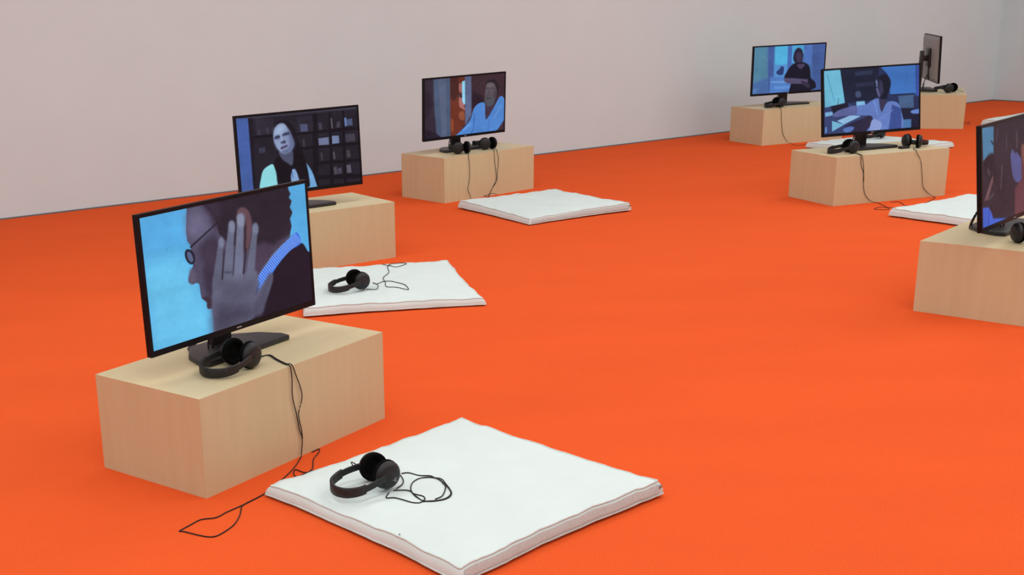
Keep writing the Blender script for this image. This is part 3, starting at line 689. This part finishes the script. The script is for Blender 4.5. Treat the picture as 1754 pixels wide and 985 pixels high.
# ------------------------------------------------------------------ floor cushions
def noise2(x, y, s):
    return math.sin(x * 13.1 + s) * math.cos(y * 11.3 + 1.7 * s) + 0.5 * math.sin(x * 29 + y * 23 + 2.1 * s) + 0.35 * math.sin(x * 47 - y * 41 + 3.3 * s)
def make_cushion(x, y, a, size, zs, seed, label, bulge=0.016, zip_side=None, wave=0.004, sag=0.012):
    """zs: height of the top edge at the corners (-,-) (+,-) (+,+) (-,+)"""
    e = thing('floor_cushion', (x, y, 0), a)
    size -= 0.012; N = 40; h = size / 2
    def rim_h(u, v):                                    # bilinear corner heights
        return zs[0] * (1 - u) * (1 - v) + zs[1] * u * (1 - v) + zs[2] * u * v + zs[3] * (1 - u) * v
    def xy(u, v, k=1.0):
        X, Y = (2 * u - 1), (2 * v - 1)
        sx = 1 - sag / h * (1 - Y * Y) ** 1.0 * k; sy = 1 - sag / h * (1 - X * X) ** 1.0 * k
        px, py = X * h * sx, Y * h * sy
        if abs(X) > 0.999: px += wave * (noise2(v * 0.45, seed, seed + X) + 0.35 * noise2(v * 1.7, seed, seed + X)) * 0.6
        if abs(Y) > 0.999: py += wave * (noise2(u * 0.45, seed, seed + 5 + Y) + 0.35 * noise2(u * 1.7, seed, seed + 5 + Y)) * 0.6
        return px, py
    def ztop(u, v):
        ed = min(u, 1 - u, v, 1 - v)
        rim = rim_h(u, v)
        k = 1 - math.exp(-ed / 0.10)
        puff = math.exp(-(ed / 0.06) ** 2)
        fold = math.exp(-((u - 0.62 + 0.06 * math.sin(v * 7 + seed)) / 0.012) ** 2) * math.exp(-((v - 0.5) / 0.16) ** 2) - math.exp(-((u - 0.50 + 0.05 * math.sin(v * 6 + 2 * seed)) / 0.016) ** 2) * math.exp(-((v - 0.42) / 0.18) ** 2)
        return rim + bulge * k + 0.0036 * noise2(u * 0.8, v * 0.8, seed) * min(1, ed * 6) + 0.0022 * fold + wave * 0.6 * (noise2(u * 1.1 + seed, v * 1.1, seed) + 0.5 * noise2(u * 3.1, v * 2.7, seed * 2)) * puff
    verts, faces = [], []
    top = [[0] * (N + 1) for _ in range(N + 1)]
    ts = [0.5 - 0.5 * math.cos(math.pi * i / N) for i in range(N + 1)]
    for j in range(N + 1):
        for i in range(N + 1):
            px, py = xy(ts[i], ts[j]); top[j][i] = len(verts); verts.append((px, py, ztop(ts[i], ts[j])))
    for j in range(N):
        for i in range(N): faces.append((top[j][i], top[j][i + 1], top[j + 1][i + 1], top[j + 1][i]))
    ring = [(i, 0) for i in range(N)] + [(N, j) for j in range(N)] + [(i, N) for i in range(N, 0, -1)] + [(0, j) for j in range(N, 0, -1)]
    prev = [top[j][i] for i, j in ring]
    n = len(ring)
    for lv, (inset, fz) in enumerate(((-0.006, 0.80), (-0.011, 0.52), (-0.012, 0.25), (0.006, 0.0))):
        cur = []
        for q, (i, j) in enumerate(ring):
            bx_, by_, bz = verts[top[j][i]]
            s = 1 - inset / h
            cur.append(len(verts))
            lift = 0.0015 * max(0, noise2(ts[i] * 1.7 + seed, ts[j] * 1.7, seed + 9)) * (1 - fz)
            verts.append((bx_ * s, by_ * s, 0.0015 + (bz - 0.0015) * fz + (lift if lv == 2 else 0)))
        for q in range(n): faces.append((prev[q], prev[(q + 1) % n], cur[(q + 1) % n], cur[q]))
        prev = cur
    faces.append(tuple(prev))
    link('cover', pydata(verts, faces), M_COTTON, e, 0.9)
    loop = [Vector(verts[top[j][i]]) + Vector((0, 0, 0.0003)) for i, j in ring]
    sv, sf = tube_data(loop, 0.0028, 6, closed=True)
    link('seam', pydata(sv, sf), M_SEAM, e, 4)
    low = [Vector((p.x * (1 + 0.012 / h), p.y * (1 + 0.012 / h), max(0.004, p.z * 0.22))) for p in loop]
    sv, sf = tube_data(low, 0.0028, 6, closed=True)
    link('seam', pydata(sv, sf), M_SEAM, e, 4)
    if zip_side:                                        # zip tape along one side wall, with its slider
        k0 = {'-y': 0, '+x': N, '+y': 2 * N, '-x': 3 * N}[zip_side]
        seg = [loop[(k0 + q) % n] for q in range(2, N - 1)]
        vs, fs = [], []
        for p in seg:
            o = Vector((p.x, p.y, 0)); o = Vector((0, -1, 0)) if zip_side == '-y' else Vector((1, 0, 0)) if zip_side == '+x' else Vector((0, 1, 0)) if zip_side == '+y' else Vector((-1, 0, 0))
            for zf, dd in ((0.86, 0.0062), (0.54, 0.0128), (0.40, 0.0140)):
                vs.append((p.x + o.x * dd, p.y + o.y * dd, p.z * zf))
        for q in range(len(seg) - 1):
            for r in range(2): fs.append((q * 3 + r, q * 3 + r + 1, (q + 1) * 3 + r + 1, (q + 1) * 3 + r))
        zt = link('zip_tape', pydata(vs, fs), M_ZIP, e, 4)
        p = seg[-2] if zip_side in ('-y',) else seg[1]
        me = box_mesh(-0.004, 0.004, -0.003, 0.003, -0.026, 0.006, 0.001)
        me.transform(Matrix.Translation((p.x + 0.010, p.y - 0.012, p.z * 0.55 + 0.008)) @ Matrix.Rotation(0.5, 4, 'X') @ Matrix.Rotation(0.35, 4, 'Y'))
        link('zip_pull', me, M_METAL, zt)
    def top_at(wx, wy):                                 # height of the cushion's top under a point of the room
        dx, dy = wx - x, wy - y
        lx, ly = dx * math.cos(a) + dy * math.sin(a), -dx * math.sin(a) + dy * math.cos(a)
        u, v = min(1, max(0, 0.5 + lx / size)), min(1, max(0, 0.5 + ly / size))
        return ztop(u, v)
    def inside(wx, wy):
        dx, dy = wx - x, wy - y
        return abs(dx * math.cos(a) + dy * math.sin(a)) < h + 0.01 and abs(-dx * math.sin(a) + dy * math.cos(a)) < h + 0.01
    CUSHION_TOPS.append((top_at, inside))
    tag(e, label, 'cushion', 'white floor cushions')
    return e, top_at
cush_a, top_a = make_cushion(0.312, 3.247, 0.684, 0.777, (0.042, 0.046, 0.046, 0.034), 1.0, 'large white cotton floor cushion with a zip, beside the box of the man in glasses', zip_side='-y')
cush_b, top_b = make_cushion(0.187, 5.805, 0.117, 0.81, (0.044, 0.034, 0.045, 0.045), 2.3, 'white cotton floor cushion with headphones on it, before the box of the long-haired woman')
cush_c, top_c = make_cushion(1.296, 7.902, 0.473, 0.77, (0.036, 0.052, 0.050, 0.053), 3.1, 'empty white cotton floor cushion before the box of the bearded man', zip_side='-y')
cush_d, top_d = make_cushion(4.436, 10.259, 0.498, 0.788, (0.045, 0.045, 0.045, 0.045), 4.7, 'white floor cushion behind the box of the person at a cluttered desk')
make_cushion(3.764, 7.092, 0.546, 0.78, (0.045, 0.045, 0.048, 0.048), 5.2, 'white floor cushion half hidden by the monitor with the dark brown picture')
make_cushion(6.45, 11.40, 0.60, 0.785, (0.05, 0.05, 0.06, 0.055), 6.4, 'white floor cushion beside the box of the turned-away monitor', bulge=0.03)
me = prism_mesh([(-0.003, -0.001), (0.001, -0.002), (0.003, 0.001), (-0.001, 0.0015)], 0, 0.0015)
_d = Vector((0.120 - 0.312, 2.905 - 3.247, 0)); _d.rotate(Matrix.Rotation(-0.684, 3, 'Z'))
me.transform(Matrix.Translation((_d.x, _d.y, top_a(0.120, 2.905) + 0.0002)))
link('lint_speck', me, M_SPECK, cush_a)

# ------------------------------------------------------------------ headphones
def strip_mesh(path, heights, thick):
    vs, fs = [], []; n = len(path)
    for i, p in enumerate(path):
        a = path[max(0, i - 1)]; b = path[min(n - 1, i + 1)]
        t = (b - a); t.z = 0; t.normalize(); nr = Vector((t.y, -t.x, 0)) * thick / 2
        hh = heights[i] / 2; c = hh * 0.86
        for o, z in ((nr * 0.5, hh), (nr, c), (nr, -c), (nr * 0.5, -hh), (-nr * 0.5, -hh), (-nr, -c), (-nr, c), (-nr * 0.5, hh)):
            vs.append((p.x + o.x, p.y + o.y, p.z + z))
    for i in range(n - 1):
        for k in range(8): fs.append((i * 8 + k, i * 8 + (k + 1) % 8, (i + 1) * 8 + (k + 1) % 8, (i + 1) * 8 + k))
    fs.append(tuple(range(7, -1, -1))); fs.append(tuple(range((n - 1) * 8, n * 8)))
    return pydata(vs, fs)
CUP_SHELL = lathe_verts([(r_ * 1.09, h_) for r_, h_ in [(0, 0.020), (0.020, 0.0195), (0.030, 0.017), (0.0365, 0.012), (0.0405, 0.005), (0.0405, -0.002), (0.038, -0.004), (0, -0.004)]], 28)
CUP_PAD = lathe_verts([(r_ * 1.09, h_) for r_, h_ in [(0.039, -0.003), (0.0425, -0.007), (0.0425, -0.014), (0.039, -0.019), (0.033, -0.020), (0.028, -0.016), (0.026, -0.009), (0, -0.009)]], 28)
CUP_DISC = lathe_verts([(r_ * 1.09, h_) for r_, h_ in [(0, 0.0212), (0.012, 0.021), (0.014, 0.0198), (0.014, 0.018)]], 20)
HP_SCALE = 0.9
def make_headphones(loc, yaw, label, gap=0.047, swivel=(0, 0), strands=(), reach=0.155, name_mark=None, cup_lift=(0, 0), band_lift=0.0):
    """lying on its side; local +x is the open side with the two cups, the band loops round to -x"""
    e = thing('headphones', loc, yaw); e.scale = (HP_SCALE,) * 3
    R = 0.0472; g = gap
    def half(s, dz):
        return [(-0.004, s * (g + 0.015), R + dz), (-0.034, s * (g + 0.024), R - 0.004 + dz * 0.8), (-0.074, s * (g + 0.029), R - 0.012 + max(dz * 0.5, band_lift)), (-0.108, s * (g + 0.024), 0.027 + band_lift),
                (-reach + 0.018, s * (g + 0.004), 0.0215 + band_lift), (-reach + 0.004, s * g * 0.5, 0.019 + band_lift)]
    full = smooth_path(half(1, cup_lift[0]) + [(-reach, 0.0, 0.0185 + band_lift)] + half(-1, cup_lift[1])[::-1], 8)
    n = len(full); i0 = int(n * 0.2)
    link('headband', strip_mesh(full[i0:n - i0], [0.030 + 0.003 * math.sin(math.pi * k / (n - 2 * i0 - 1)) for k in range(n - 2 * i0)], 0.009), M_BAND, e, 0.8)
    for part in (full[:i0 + 2], full[n - i0 - 2:]):
        link('slider', strip_mesh(part, [0.0215] * len(part), 0.0065), M_HP, e, 0.8)
    for k, s in enumerate((1, -1)):
        rot = (Matrix.Rotation(swivel[k] + s * -0.10, 4, 'Z') @ (Matrix.Identity(4) if s > 0 else Matrix.Rotation(math.pi, 4, 'Z')))
        tr = Matrix.Translation((0.006, s * g, R + cup_lift[k])) @ rot
        me = pydata(*CUP_SHELL); me.transform(tr); cup = link('ear_cup', me, M_HP, e, 0.7)
        me = pydata(*CUP_PAD); me.transform(tr); link('ear_pad', me, M_PAD, cup, 1.2)
        me = pydata(*CUP_DISC); me.transform(tr); link('cup_cap', me, M_BAND, cup, 0.7)
        if name_mark == s:                              # small unreadable pale print on the outside of the cup
            vs, fs = [], []
            for q, (px, pz, wd) in enumerate(((-0.006, 0.002, 0.010), (-0.004, -0.003, 0.013), (-0.006, -0.0075, 0.008), (0.004, 0.0065, 0.006))):
                b0 = len(vs)
                for xx, zz in ((px, pz), (px + wd, pz), (px + wd, pz + 0.0026), (px, pz + 0.0026)): vs.append((xx - 0.014, 0.0202, zz - 0.012))
                fs.append((b0, b0 + 1, b0 + 2, b0 + 3))
            me = pydata(vs, fs); me.transform(tr); link('print', me, M_LOGO, cup)
    if strands: cables('cable', e, strands)
    return tag(e, label, 'headphones', 'black headphones')
def on(top, pts, dz=0.0022): return [(x, y, top(x, y) + dz) for x, y in pts]
def rest(top, x, y, yaw):                               # height at which a pair lying on a cushion touches it
    c, s = math.cos(yaw), math.sin(yaw)
    return max(top(x + lx * c - ly * s, y + lx * s + ly * c) for lx, ly in ((0, 0.055), (0, -0.055), (-0.15, 0), (-0.13, 0.05), (-0.13, -0.05), (-0.06, 0.07), (-0.06, -0.07))) + 0.0005
RC = 0.0022                                             # cable lies on the floor or on a box with its centre this high

# on the nearest box: the pair whose cord hangs down the front and loops on the carpet
h1a_floor = [(-0.152, 3.594), (-0.172, 3.505), (-0.211, 3.4), (-0.24, 3.334), (-0.259, 3.302), (-0.306, 3.241), (-0.348, 3.194), (-0.375, 3.159), (-0.414, 3.15), (-0.44, 3.116), (-0.465, 3.079),
             (-0.455, 3.075), (-0.403, 3.042), (-0.373, 3.032), (-0.351, 3.049), (-0.321, 3.105), (-0.309, 3.171), (-0.308, 3.228), (-0.297, 3.253), (-0.264, 3.296), (-0.242, 3.329)]
make_headphones((-0.318, 3.608, BH), 0.86, 'black headphones before the man in glasses, cord looping on the carpet', strands=[
    [(-0.270, 3.66, BH + 0.02), (-0.268, 3.70, BH + RC), (-0.240, 3.715, BH + RC), (-0.216, 3.667, BH + RC), (-0.186, 3.613, BH + RC), (-0.170, 3.592, BH + 0.003), (-0.166, 3.592, 0.285), (-0.165, 3.592, 0.257), (-0.166, 3.591, 0.203), (-0.157, 3.602, 0.144), (-0.151, 3.610, 0.092), (-0.144, 3.618, 0.058), (-0.148, 3.610, 0.016)] + at_z(h1a_floor, RC),
    [(-0.265, 3.66, BH + 0.02), (-0.262, 3.70, BH + RC), (-0.236, 3.719, BH + RC), (-0.212, 3.670, BH + RC), (-0.182, 3.617, BH + RC), (-0.164, 3.600, BH + 0.003), (-0.154, 3.606, 0.271), (-0.138, 3.624, 0.198), (-0.151, 3.609, 0.142), (-0.145, 3.616, 0.09), (-0.143, 3.618, 0.058)]])

# lying on the cushion beside it
p2 = [(0.146, 3.297), (0.167, 3.301), (0.194, 3.285), (0.226, 3.275), (0.237, 3.257), (0.256, 3.241), (0.265, 3.201), (0.275, 3.148), (0.264, 3.112), (0.238, 3.092), (0.203, 3.096), (0.183, 3.12), (0.168, 3.159), (0.167, 3.198), (0.178, 3.236),
      (0.2, 3.264), (0.23, 3.261), (0.25, 3.235), (0.273, 3.155), (0.262, 3.115), (0.236, 3.095), (0.203, 3.098)]
make_headphones((0.078, 3.219, rest(top_a, 0.078, 3.219, 0.5)), 0.50, 'black headphones on the large zipped white cushion', name_mark=-1, strands=[
    on(top_a, p2), on(top_a, [(0.120, 3.27), (0.136, 3.301), (0.148, 3.252), (0.144, 3.213), (0.126, 3.189)]),
    on(top_a, [(0.118, 3.18), (0.159, 3.172), (0.173, 3.152), (0.196, 3.137), (0.2, 3.115), (0.191, 3.106), (0.17, 3.152)]),
    on(top_a, [(0.105, 3.17), (0.096, 3.134), (0.12, 3.129), (0.161, 3.086), (0.183, 3.084), (0.193, 3.094), (0.226, 3.094)]),
    on(top_a, [(0.255, 3.215), (0.262, 3.182), (0.248, 3.126), (0.227, 3.106)]),
    [(0.03, 3.275, 0.09), (0.010, 3.30, 0.094), (0.004, 3.325, 0.085), (0.012, 3.345, 0.064)],
    [(-0.070, 3.474, RC), (-0.080, 3.484, RC), (-0.096, 3.490, RC), (-0.112, 3.484, RC), (-0.133, 3.464, RC), (-0.16, 3.441, RC), (-0.169, 3.475, RC), (-0.164, 3.5, RC), (-0.145, 3.48, RC), (-0.128, 3.466, RC + 0.003), (-0.113, 3.506, RC), (-0.111, 3.582, RC), (-0.095, 3.643, RC), (-0.094, 3.670, RC), (-0.104, 3.661, RC), (-0.117, 3.644, RC)]])

# on the second cushion
make_headphones((0.066, 5.645, rest(top_b, 0.066, 5.645, 0.48)), 0.48, 'black headphones on the cushion before the long-haired woman', strands=[
    on(top_b, [(0.112, 5.62), (0.118, 5.607), (0.156, 5.6), (0.163, 5.685), (0.142, 5.748), (0.161, 5.73), (0.202, 5.767), (0.278, 5.695), (0.301, 5.59), (0.248, 5.619), (0.201, 5.65), (0.201, 5.738), (0.195, 5.844), (0.227, 5.964), (0.225, 6.078), (0.249, 6.19)]),
    on(top_b, [(0.202, 6.18), (0.237, 6.109), (0.271, 6.086), (0.325, 6.170), (0.277, 6.19), (0.248, 6.185), (0.225, 6.071)])])

# two pairs before the bearded man
make_headphones((0.845, 8.512, BH), -1.25, 'black headphones touching the stand of the bearded man monitor', gap=0.040, swivel=(0.0, 1.15), reach=0.15, band_lift=0.0195, strands=[
    [(0.883, 8.483, BH + 0.01), (0.878, 8.455, BH + RC), (0.879, 8.440, BH), (0.878, 8.435, 0.285), (0.884, 8.437, 0.245), (0.886, 8.439, 0.167), (0.877, 8.432, 0.096), (0.871, 8.428, 0.07), (0.888, 8.436, 0.026), (0.885, 8.36, RC), (0.871, 8.30, RC)]])
make_headphones((1.045, 8.700, BH), -0.95, 'black headphones on the open end of the bearded man box', gap=0.040, swivel=(0.0, 0.95), reach=0.15, band_lift=0.0195, strands=[
    [(1.075, 8.688, BH + 0.01), (1.071, 8.62, BH + RC), (1.069, 8.582, BH + 0.001), (1.070, 8.576, 0.285), (1.073, 8.578, 0.236), (1.082, 8.585, 0.161), (1.085, 8.587, 0.108), (1.055, 8.565, 0.053), (1.02, 8.50, 0.006), (0.99, 8.38, RC), (0.986, 8.30, 0.03), (0.96, 8.235, 0.056), (0.956, 8.19, 0.058), (1.004, 8.27, 0.058), (1.03, 8.30, 0.056), (1.045, 8.25, 0.056)],
    [(1.085, 8.690, BH + 0.01), (1.092, 8.63, BH + RC), (1.092, 8.600, BH + 0.001), (1.093, 8.594, 0.285), (1.102, 8.600, 0.242), (1.094, 8.594, 0.159), (1.088, 8.589, 0.096), (1.056, 8.566, 0.053), (1.029, 8.52, 0.01), (1.0, 8.40, RC)]])

# before the person in black
make_headphones((3.803, 10.878, BH), 0.35, 'black headphones on the box of the person in black', gap=0.040, reach=0.14, strands=[
    [(3.80, 10.90, BH + 0.01), (3.782, 10.80, BH + RC), (3.779, 10.742, BH + 0.001), (3.781, 10.735, 0.285), (3.793, 10.741, 0.193), (3.814, 10.748, 0.087), (3.860, 10.760, 0.02), (3.885, 10.70, RC), (3.89, 10.60, RC), (4.014, 10.68, RC)]])

# on the box of the cluttered desk, and on the cushion behind it
make_headphones((3.205, 7.825, BH), 0.02, 'black headphones beside the stand of the cluttered desk monitor', gap=0.043, swivel=(0, 0.25), reach=0.15, strands=[
    [(3.222, 7.80, BH + 0.01), (3.219, 7.74, BH + RC), (3.219, 7.692, BH + 0.001), (3.220, 7.686, 0.285), (3.226, 7.688, 0.244), (3.248, 7.695, 0.191), (3.255, 7.697, 0.123), (3.274, 7.703, 0.055), (3.322, 7.712, 0.009), (3.352, 7.681, RC), (3.325, 7.461, RC), (3.245, 7.48, RC), (3.302, 7.546, RC), (3.359, 7.507, RC), (3.44, 7.50, RC)],
    [(3.228, 7.80, BH + 0.01), (3.231, 7.74, BH + RC), (3.230, 7.695, BH + 0.001), (3.231, 7.689, 0.285), (3.243, 7.693, 0.243), (3.256, 7.697, 0.138)]])
make_headphones((3.662, 7.970, BH), -2.30, 'black headphones on the far end of the cluttered desk box', gap=0.045, swivel=(0.35, 0.75), reach=0.15, strands=[
    [(3.66, 7.94, BH + 0.01), (3.622, 7.86, BH + RC), (3.617, 7.811, BH + 0.001), (3.620, 7.805, 0.285), (3.655, 7.817, 0.233), (3.676, 7.823, 0.134), (3.693, 7.828, 0.065), (3.746, 7.838, 0.015), (3.762, 7.80, RC), (3.697, 7.717, RC), (3.615, 7.619, RC), (3.508, 7.53, RC), (3.462, 7.541, RC), (3.48, 7.63, RC), (3.483, 7.70, RC), (3.437, 7.70, RC)]])
make_headphones((4.500, 10.420, rest(top_d, 4.5, 10.42, 0.2)), 0.2, 'black headphones on the cushion behind the cluttered desk box', gap=0.043, swivel=(0, 0.5), reach=0.14)

# beside the turned-away monitor
make_headphones((5.635, 11.620, BH), -0.75, 'black headphones on the box of the turned-away monitor', gap=0.062, swivel=(0.4, 0.6), reach=0.15, band_lift=0.0195, strands=[
    [(5.70, 11.62, BH + 0.02), (5.735, 11.64, BH + 0.012), (5.752, 11.60, BH + RC)],
    [(5.847, 11.662, RC), (5.90, 11.72, RC), (5.93, 11.78, RC), (5.96, 11.84, RC), (5.92, 11.80, RC), (5.87, 11.76, RC), (5.82, 11.72, RC)]])
# before the dark brown picture
make_headphones((2.782, 4.943, BH), -2.25, 'black headphones on the box of the dark brown picture', gap=0.047, swivel=(0.5, 0.6), reach=0.15)

# ------------------------------------------------------------------ small remote on the cluttered desk box
e = thing('remote_control', (3.594, 7.940, BH + 0.0006), 0.29)
link('case', box_mesh(-0.033, 0.033, -0.017, 0.017, 0.0, 0.014, 0.005, 3), M_BLACK, e, 0.7)
for k in range(4):
    v, f = lathe_verts([(0.004, 0.0), (0.004, 0.0012), (0.003, 0.0018), (0, 0.0018)], 10)
    me = pydata([(x, z, y) for x, y, z in v], f); me.transform(Matrix.Translation((-0.021 + 0.014 * k, 0, 0.0135)))
    link('button', me, M_STAND, e, 0.7)
tag(e, 'small black remote control on the box of the cluttered desk monitor', 'remote')
